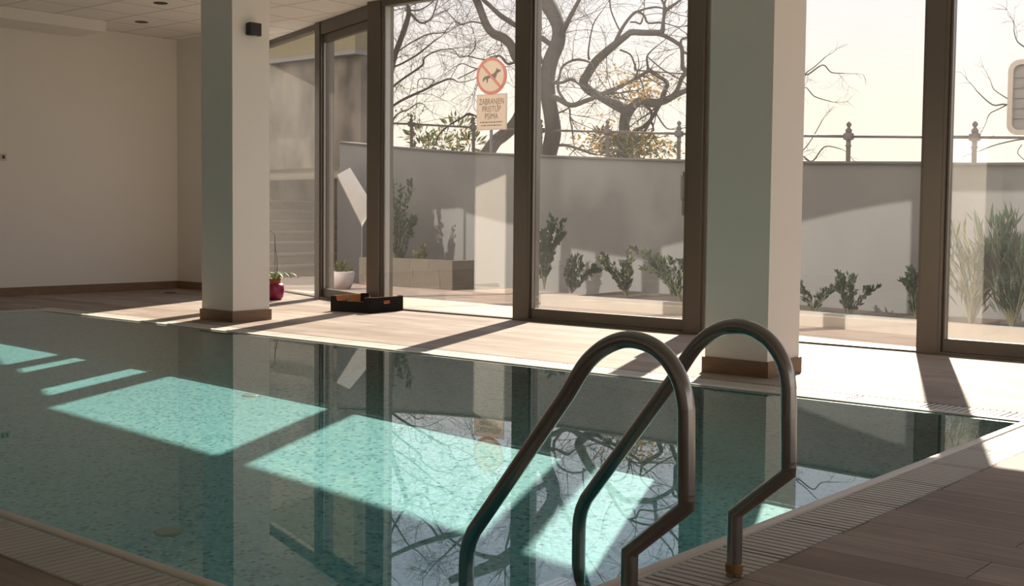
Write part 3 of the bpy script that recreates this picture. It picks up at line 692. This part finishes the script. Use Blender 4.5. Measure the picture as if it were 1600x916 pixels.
dz = sc_.z-1.3; pz = wpl.z-1.3
k = MB(); disc(k, .345, -.012, .004, dz); k.build('red_disc', M['sign_red'], sg_)
k = MB(); disc(k, .288, -.016, -.0121, dz); k.build('disc_face', M['sign_face'], sg_)
# dog: body, head, ear, tail, legs as a flat pictogram outline
dog = [(-.22, -.05), (-.20, .00), (-.15, .03), (-.05, .035), (.06, .045), (.11, .075), (.14, .10), (.155, .14), (.18, .105), (.24, .085), (.235, .055), (.17, .045), (.13, .01), (.125, -.02), (.10, -.03), (.09, -.10), (.065, -.10), (.06, -.02), (-.02, -.02), (-.08, -.03), (-.10, -.10), (-.125, -.10), (-.12, -.03), (-.16, -.02), (-.19, -.06)]
ca, sa = math.cos(R(9)), math.sin(R(9))
k = MB(); n = len(dog); vs = [((x*ca-z*sa)*.95, y_, dz-.01+(x*sa+z*ca)*.95) for y_ in (-.0195, -.0162) for x, z in dog]
k.add(vs, [tuple(range(n)), tuple(range(n, 2*n))[::-1]]+[(j, n+j, n+(j+1) % n, (j+1) % n) for j in range(n)]); k.build('dog_pictogram', M['sign_black'], sg_)
k = MB(); s45 = math.sqrt(.5); a1, b1 = .30, .024
pts = [(-a1*s45-b1*s45, a1*s45-b1*s45), (a1*s45-b1*s45, -a1*s45-b1*s45), (a1*s45+b1*s45, -a1*s45+b1*s45), (-a1*s45+b1*s45, a1*s45+b1*s45)]
vs = [(x, y_, dz+z) for y_ in (-.022, -.0197) for x, z in pts]; k.add(vs, [(0, 1, 2, 3), (7, 6, 5, 4), (0, 4, 5, 1), (1, 5, 6, 2), (2, 6, 7, 3), (3, 7, 4, 0)]); k.build('red_bar', M['sign_red'], sg_)
k = MB(); k.box(-.335, .355, -.010, .004, pz-.335, pz+.335); k.build('plate_frame', M['sign_rim'], sg_)
pl = MB().box(-.315, .335, -.014, -.0101, pz-.315, pz+.315).build('text_plate', M['sign_face'], sg_)
for txt, z_, s_, wmax in (('ZABRANJEN', .19, .16, .56), ('PRISTUP', .05, .16, .42), ('PSIMA', -.085, .16, .30)):
    me = textmesh(txt, s_); me.materials.append(M['sign_text']); o = bpy.data.objects.new('lettering', me); COL.objects.link(o); o.parent = sg_
    ww = max(v_.co.x for v_ in me.vertices)-min(v_.co.x for v_ in me.vertices); o.scale = (wmax/ww, 1, 1); o.rotation_euler = (R(90), 0, 0); o.location = (.01, -.0155, pz+z_)
k = MB(); random.seed(3)
for z_, x0, x1 in ((-.19, -.25, .27), (-.25, -.22, .24)):
    x = x0
    while x < x1:
        w_ = random.choice((.03, .045, .06)); k.box(x, min(x+w_, x1), -.0155, -.0142, pz+z_-.012, pz+z_+.012); x += w_+.014
    k.build('small_print', M['sign_text'], sg_); k = MB()
k = MB(); k.tube([(-.02, .03, -.2), (-.02, .03, dz+.2)], .03, 12); k.build('sign_pole', M['iron'], sg_, smooth=True)

bsY = 12.6
p0 = atY(1575.5, 152, bsY); pt_ = atY(1600, 93, bsY); pb_ = atY(1600, 211, bsY)
W_, Hh = 1.0, pt_.z-pb_.z
bs = empty('sign_board_back', (p0.x+W_/2, bsY, 0.95)); tag(bs, 'back of a rounded street sign board with a grey ribbed panel', 'sign')
def rrect(w, h, r, cz, n=8):
    out = []
    for cx, cz_, a0 in ((w/2-r, h/2-r, 0), (-w/2+r, h/2-r, 90), (-w/2+r, -h/2+r, 180), (w/2-r, -h/2+r, 270)):
        for j in range(n+1):
            a = R(a0+90*j/n); out.append((cx+r*math.cos(a), cz+cz_+r*math.sin(a)))
    return out
cz = (pt_.z+pb_.z)/2-.95
o1 = rrect(W_, Hh, .11, cz); o2 = rrect(W_-.10, Hh-.10, .07, cz); n = len(o1)
k = MB(); vs = [(x, -.03, z) for x, z in o1]+[(x, -.03, z) for x, z in o2]+[(x, .03, z) for x, z in o1]+[(x, -.0, z) for x, z in o2]
k.add(vs, [(j, (j+1) % n, n+(j+1) % n, n+j) for j in range(n)]+[(2*n+j, 2*n+(j+1) % n, (j+1) % n, j) for j in range(n)]+[(n+j, n+(j+1) % n, 3*n+(j+1) % n, 3*n+j) for j in range(n)])
k.build('rounded_frame', M['sign_rim'], bs, auto=40)
k = MB(); k.add([(x, 0, z) for x, z in o2]+[(x, .02, z) for x, z in o2], [tuple(range(n)), tuple(range(n, 2*n))[::-1]]+[(j, n+j, n+(j+1) % n, (j+1) % n) for j in range(n)])
for z_ in (-.2, -.1, 0, .1, .2): k.box(-W_/2+.06, W_/2-.06, -.012, 0, cz+z_*Hh/.74-.006, cz+z_*Hh/.74+.006)
k.build('ribbed_panel', M['sign_back'], bs)
k = MB()
for x in (-.25, .25): k.tube([(x, .05, .2), (x, .05, cz+Hh/2-.08)], .025, 10)
k.build('sign_posts', M['iron'], bs, smooth=True)

# ------------------------------------------------------------------ trees
def twig(mb, p, d, L, r, lvl, bend=.35):
    n = 5; pts = [p.copy()]; d = d.normalized(); q = p.copy(); ds = [d]
    drift = Vector((random.gauss(0, 1), random.gauss(0, 1), random.gauss(0, 1)))*bend*.6
    for i in range(n):
        d = (d+drift*.35+Vector((random.gauss(0, 1), random.gauss(0, 1), random.gauss(0, 1)))*bend*.35).normalized(); q = q+d*L/n; pts.append(q.copy()); ds.append(d)
    mb.tube(pts, [r*(1-.65*i/n) for i in range(n+1)], 4 if r > .012 else 3, cap=False)
    if lvl > 0:
        for k in range(random.randint(3, 5)):
            i = random.randint(1, n); a = ds[i].cross(Vector((random.gauss(0, 1), random.gauss(0, 1), random.gauss(0, 1))))
            if a.length < 1e-3: continue
            twig(mb, pts[i], ds[i]*.8+a.normalized()*random.uniform(.5, 1.1), L*random.uniform(.45, .75), r*.58, lvl-1, bend)
def make_tree(label, Y0, ox, oy, sc, lines, seed, dens=1.0, wmul=1.0, tl=(.7, 1.5), leaves=None, ground=None, flat=.6, end=1.1):
    """lines: polylines of (x, y, width) read off a crop whose scale is sc and offset ox, oy"""
    random.seed(seed); ph = random.uniform(0, 6)
    def W3(px, py):
        Y = Y0+flat*math.sin(px*.018+ph)+flat*.8*math.sin(py*.021+ph*1.7); p = atY(px, py, Y); return p
    base = W3(ox+lines[0][0][0]/sc, oy+lines[0][0][1]/sc)
    e = empty('bare_tree', (base.x, base.y, 1.25)); tag(e, label, 'tree', 'bare trees behind the railing'); o = e.location
    t = MB(); tw = MB(); lf = MB()
    for li, ln in enumerate(lines):
        q = cat(ln, 4); pts = []; rs = []
        for x, y, w_ in q:
            px, py = ox+x/sc, oy+y/sc; p = W3(px, py); dist = (p-Vector((0, 0, H))).dot(F); pts.append(p-o); rs.append(max(.006, .5*(w_/sc)*dist/FPX*wmul))
        if li == 0 and ground is not None:
            pts = [pts[0]+Vector((ground*.3, 0, -(pts[0].z)-.1))]+pts; rs = [rs[0]*1.25]+rs
        t.tube(pts, rs, 10 if max(rs) > .05 else 6)
        Ltot = sum((b_-a_).length for a_, b_ in zip(pts, pts[1:])); cnt = int(Ltot*2.1*dens*(1.3 if max(rs) < .1 else .75))
        for _ in range(cnt):
            i = random.randrange(max(1, int(len(pts)*.15)) if li == 0 else 1, len(pts)-1) if len(pts) > 2 else 0
            if li == 0 and (pts[i].z < 1.6): continue
            d = (pts[i+1]-pts[i]).normalized(); a = d.cross(Vector((random.gauss(0, 1), random.gauss(0, 1)*.6, random.gauss(0, 1)))).normalized()
            twig(tw, pts[i], a+d*.5+Vector((0, 0, .25)), random.uniform(*tl), min(rs[i]*.5, random.uniform(.005, .0095)), 2)
        if rs[-1] < .05: twig(tw, pts[-1], pts[-1]-pts[-2], end, rs[-1]*.9, 2 if end > .6 else 1)
    if end < .6: t.add(tw.v, tw.f)
    t.build('trunk_and_limbs', M['bark'], e, smooth=True)
    if end > .6: tw.build('twigs', M['bark'], e)
    if leaves:
        for (cx, cy_, rx, ry, cnt, mi, L) in leaves:
            for _ in range(cnt):
                a = random.uniform(0, 6.28); r_ = math.sqrt(random.random()); p = W3(cx+rx*r_*math.cos(a), cy_+ry*r_*math.sin(a))-o+Vector((0, random.uniform(-.6, .6), 0))
                lf.leaf(p, Vector((random.gauss(0, 1), random.gauss(0, 1), random.gauss(-.3, .7))), L*random.uniform(.6, 1.2), L*.45, mi)
        lf.build('remaining_leaves', [M['leafy'], M['leafg']], e)
    return e
TA = [[(95, 850, 84), (120, 740, 82), (112, 640, 76), (95, 540, 76), (90, 430, 74), (108, 330, 76), (145, 240, 72), (152, 160, 68), (125, 80, 76), (85, 10, 82), (20, -110, 80), (-110, -230, 76), (-250, -310, 60), (-420, -380, 40)],
      [(165, 190, 26), (188, 150, 26), (208, 105, 24), (238, 48, 20), (268, -10, 18), (300, -90, 14), (380, -200, 8)],
      [(100, 530, 30), (150, 545, 28), (220, 580, 26), (300, 555, 24), (350, 538, 20)],
      [(115, 460, 16), (150, 440, 14), (165, 380, 12), (200, 345, 12), (260, 328, 13), (325, 345, 10), (345, 380, 6)],
      [(120, 460, 12), (170, 455, 14), (225, 435, 15), (255, 460, 10), (285, 475, 8)],
      [(150, 445, 14), (150, 500, 16), (190, 560, 12)],
      [(95, 800, 14), (125, 802, 15), (190, 800, 15), (255, 818, 14), (320, 842, 12), (350, 850, 8)],
      [(80, 380, 16), (40, 290, 20), (10, 180, 22), (-60, 60, 18), (-90, -100, 14)],
      [(135, 625, 10), (180, 610, 9), (220, 585, 6)],
      [(20, -110, 40), (40, -210, 34), (0, -330, 26), (60, -450, 16)],
      [(-110, -230, 30), (-230, -230, 24), (-360, -190, 16), (-470, -120, 8)]]
TB = [[(505, 900, 60), (515, 760, 52), (512, 680, 50), (525, 610, 56), (500, 595, 50), (430, 560, 42), (370, 525, 40), (315, 495, 42), (288, 455, 44), (310, 410, 42), (355, 340, 42), (420, 280, 38), (480, 230, 34), (525, 195, 31), (552, 178, 30), (620, 180, 29), (700, 180, 28), (722, 170, 24), (728, 110, 15), (745, 55, 15), (815, 5, 12), (880, -70, 8)],
      [(520, 640, 50), (560, 585, 42), (605, 556, 40), (680, 566, 40), (740, 552, 34), (800, 522, 28), (860, 497, 24), (930, 485, 20), (1010, 430, 12)],
      [(690, 182, 20), (750, 205, 19), (800, 235, 19), (828, 262, 20), (832, 330, 18), (835, 375, 22), (856, 392, 25), (828, 432, 21), (800, 500, 19), (745, 548, 14)],
      [(822, 240, 14), (835, 212, 11), (900, 204, 11), (980, 190, 8)],
      [(838, 285, 13), (870, 298, 13), (930, 300, 10), (1000, 330, 6)],
      [(455, 250, 20), (490, 175, 16), (530, 112, 14), (578, 66, 13), (620, 84, 11), (642, 125, 10), (700, 124, 10), (735, 128, 8)],
      [(578, 66, 10), (640, 46, 10), (700, 40, 9), (760, 60, 6)], [(545, 122, 8), (575, 122, 9), (602, 130, 9), (615, 95, 6)],
      [(370, 522, 18), (440, 495, 17), (510, 465, 16), (580, 430, 15), (640, 388, 13), (638, 310, 9), (690, 255, 6)],
      [(640, 380, 22), (700, 420, 20), (748, 455, 18), (735, 500, 24), (715, 560, 24)],
      [(640, 312, 6), (720, 380, 7), (790, 420, 7)], [(575, 350, 9), (572, 385, 8), (625, 390, 8)], [(490, 275, 10), (545, 300, 9), (568, 350, 9)],
      [(545, 860, 22), (560, 735, 22), (615, 700, 20), (662, 652, 18), (655, 605, 14), (610, 572, 10)],
      [(320, 330, 12), (315, 280, 8), (340, 140, 6), (390, 60, 4)], [(680, 610, 7), (730, 690, 7), (770, 712, 5), (870, 700, 4)],
      [(745, 55, 12), (700, -40, 12), (640, -140, 10), (560, -230, 8)], [(490, 175, 8), (440, 60, 7), (420, -60, 6), (330, -180, 5)], [(728, 110, 10), (740, 0, 10), (830, -120, 8), (860, -260, 6)]]
make_tree('big bare tree with a thick winding trunk, just right of the round sign', 18.6, 830, 0, 3.523, TA, 21, 1.25, wmul=1.12, ground=0, flat=.5, leaves=[(950, 205, 40, 28, 60, 0, .11)])
make_tree('bare tree with crooked looping limbs and a few yellow leaves in the door view', 19.3, 830, 0, 3.523, TB, 22, .85, wmul=1.2, ground=0, flat=.4,
          leaves=[(1008, 140, 38, 28, 230, 0, .12), (985, 228, 62, 20, 420, 1, .12), (975, 225, 70, 22, 260, 0, .12), (1060, 245, 20, 8, 40, 0, .1), (960, 120, 30, 25, 60, 0, .1)])
TC = [[(590, 960, 80), (660, 850, 70), (705, 812, 70), (762, 762, 68), (802, 695, 60), (835, 600, 60), (842, 500, 60), (820, 400, 58), (785, 335, 54), (758, 272, 52), (710, 226, 52), (652, 200, 48), (612, 152, 45), (578, 65, 42), (545, -10, 42), (490, -80, 40), (350, -130, 34), (200, -190, 28), (60, -270, 22)],
      [(1040, 300, 30), (930, 220, 30), (810, 165, 28), (752, 130, 30), (692, 90, 28), (640, 42, 25), (590, -5, 22), (520, -90, 18), (420, -200, 12)],
      [(830, 370, 14), (782, 372, 14), (735, 380, 14), (690, 335, 8), (640, 340, 7), (618, 360, 6)],
      [(735, 380, 8), (710, 345, 8), (680, 330, 9), (660, 350, 6)],
      [(640, 170, 8), (580, 140, 9), (520, 130, 9), (455, 145, 8), (400, 95, 6), (370, 60, 4)],
      [(690, 335, 6), (600, 355, 7), (500, 335, 7), (450, 340, 6), (410, 295, 5), (330, 300, 4)],
      [(500, 335, 5), (540, 290, 6), (545, 240, 5)],
      [(700, 250, 6), (690, 300, 5), (612, 330, 5), (640, 280, 4)],
      [(600, 705, 10), (560, 700, 16), (505, 680, 14), (470, 700, 12), (400, 740, 10), (335, 795, 9), (310, 850, 7)],
      [(350, -130, 16), (300, -60, 12), (240, -10, 8)]]
make_tree('bare tree whose curved trunk rises behind the round sign and mullion', 18.2, 600, 0, 3.817, TC, 23, 1.0, wmul=1.1, ground=0, flat=.35, leaves=[(800, 215, 20, 15, 20, 1, .1)])
TD = [[(-60, 900, 50), (0, 600, 40), (45, 420, 28), (65, 330, 28), (98, 240, 28), (128, 155, 27), (150, 60, 22), (120, 0, 14), (60, -120, 12), (30, -260, 8)],
      [(135, 60, 14), (165, 85, 13), (200, 125, 13), (240, 136, 12), (285, 105, 9), (305, 50, 7), (325, -10, 6), (380, -120, 5)],
      [(-40, 700, 16), (40, 642, 14), (100, 602, 13), (165, 570, 13), (250, 532, 12), (320, 496, 11), (395, 470, 9), (440, 490, 6)],
      [(-10, 590, 12), (40, 530, 12), (100, 480, 11), (180, 425, 11), (232, 385, 11), (242, 345, 9), (310, 305, 7), (400, 290, 5)],
      [(20, 460, 10), (55, 405, 10), (110, 378, 10), (185, 335, 10), (220, 310, 9), (300, 245, 7), (345, 215, 5)],
      [(75, 315, 7), (115, 285, 7), (170, 250, 7), (255, 207, 7), (330, 197, 6), (385, 190, 4)],
      [(45, 760, 9), (60, 705, 9), (95, 672, 8), (150, 650, 7), (205, 615, 6), (240, 625, 4)],
      [(150, 60, 10), (210, 60, 8), (280, 20, 6), (340, -40, 5)], [(250, 532, 7), (300, 480, 5), (215, 470, 5), (200, 510, 4)],
      [(440, 470, 5), (520, 430, 6), (560, 410, 6), (620, 400, 5)], [(-80, 200, 26), (0, 60, 18), (60, -40, 12), (160, -180, 8)], [(560, 410, 5), (520, 400, 6), (470, 380, 5), (420, 400, 4)]]
make_tree('slender bare tree next to the bronze corner post', 18.0, 600, 0, 3.817, TD, 24, 1.15, wmul=1.2, ground=0, flat=.4, tl=(.6, 1.2), leaves=[(620, 140, 12, 14, 16, 1, .1), (635, 175, 20, 10, 30, 1, .1)])
TE = [[(40, 800, 12), (25, 640, 10), (60, 560, 7), (100, 400, 6), (120, 350, 6), (160, 320, 5), (215, 270, 4)],
      [(60, 560, 6), (110, 420, 5), (160, 460, 5), (240, 485, 4)], [(100, 350, 6), (130, 355, 7), (200, 310, 6), (240, 345, 5), (300, 350, 4)],
      [(30, 760, 9), (100, 745, 8), (150, 770, 7), (210, 700, 6), (290, 712, 4)], [(60, 760, 6), (130, 690, 5), (200, 570, 4)]]
make_tree('thin bare sapling beside the nearer column', 17.8, 1220, 0, 3.053, TE, 25, .55, ground=0, flat=.2, tl=(.25, .5), end=.3)
TF = [[(1300, 800, 20), (1240, 600, 16), (1190, 560, 10), (1080, 500, 9), (1010, 500, 7), (935, 435, 5)], [(1080, 500, 7), (1040, 520, 6), (1000, 540, 5), (985, 565, 4)],
      [(1240, 670, 10), (1150, 665, 7), (1030, 690, 6), (950, 720, 4)], [(1080, 470, 6), (1020, 430, 5), (1005, 400, 4)], [(1290, 400, 10), (1190, 250, 8), (1130, 200, 6), (1112, 145, 5)], [(1150, 690, 5), (1130, 730, 4), (1170, 770, 4)]]
make_tree('bare branches reaching out behind the sign board back', 17.4, 1220, 0, 3.053, TF, 26, .35, ground=0, flat=.2, tl=(.3, .6), end=.35)

# evergreen bushes behind the wall
def bush(label, px, Y, ztop, cx, cy_, blobs, mats, seed, n):
    random.seed(seed); p = atY(px, 240, Y); e = empty('evergreen_bush', (p.x, Y, 1.3)); tag(e, label, 'bush', 'bushes behind the railing'); f = MB(); s = MB(); o = e.location
    for (bx, by, rx, ry) in blobs:
        c0 = atY(bx, by, Y)-o; s.tube([Vector((0, 0, -.1)), Vector((c0.x*.5, .1, c0.z*.4)), c0], [.03, .02, .008], 6)
        k_ = (atY(bx+rx, by, Y)-atY(bx, by, Y)).length; kz = (atY(bx, by-ry, Y)-atY(bx, by, Y)).length
        for _ in range(n):
            u = Vector((random.gauss(0, 1), random.gauss(0, 1), random.gauss(0, 1))).normalized()*random.random()**.4
            f.leaf(c0+Vector((u.x*k_, u.y*k_, u.z*kz)), Vector((u.x, u.y, u.z+.3)), random.uniform(.12, .24), .055, random.randrange(len(mats)))
    s.build('stems', M['bark'], e); f.build('foliage', mats, e)
bush('olive green bush growing behind the railing, beside the round sign', 700, 18.9, 2.6, 0, 0, [(715, 205, 22, 22), (690, 222, 20, 14), (735, 225, 14, 12), (655, 212, 16, 12), (668, 226, 18, 8)], [ld, lg, lg, ll, ly], 31, 75)
bush('small yellow green bush at the foot of the looping tree', 985, 18.7, 2.6, 0, 0, [(960, 228, 18, 12), (1000, 226, 24, 14), (985, 236, 24, 10), (940, 215, 10, 10)], [lg, ly, ld], 32, 60)

# ------------------------------------------------------------------ sunlight thrown back by the glazing onto the courtyard
# The long glass front mirrors part of the sun into the courtyard. Its light has the sun's direction flipped at the glass plane;
# bronze frames and the unseen wall added above the glass shade it, the things of the room behind the panes do not.
rl = bpy.data.lights.new('sun_off_the_glass', 'SUN'); rl.energy = sl.energy*.36; rl.angle = R(.7); rl.color = sl.color
ro = bpy.data.objects.new('sun_off_the_glass', rl); COL.objects.link(ro); ro.location = (-20, -24, 30)
ro.rotation_euler = Vector((sdir.x, -sdir.y, sdir.z)).to_track_quat('Z', 'Y').to_euler()
rc = bpy.data.collections.new('lit_by_glass_reflection'); bc = bpy.data.collections.new('shading_glass_reflection')
outside = ('retaining_wall', 'ground', 'kerb', 'soil_bed', 'shrub', 'stone_planter', 'outdoor_stair', 'stair_parapet', 'potted_plant')
for o in list(COL.objects):
    r_ = o
    while r_.parent: r_ = r_.parent
    nm = r_.name.split('.')[0]
    if o.type != 'MESH': continue
    if nm in outside: rc.objects.link(o); bc.objects.link(o)
    elif nm in ('wall_front_blocker', 'wall_side_blocker', 'wall_parapet_beam') or (nm.startswith('trim_') and nm != 'trim_1'): bc.objects.link(o)
    elif nm.startswith(('window_', 'door_')) and not o.name.startswith('glass_pane'): bc.objects.link(o)
ro.light_linking.receiver_collection = rc; ro.light_linking.blocker_collection = bc
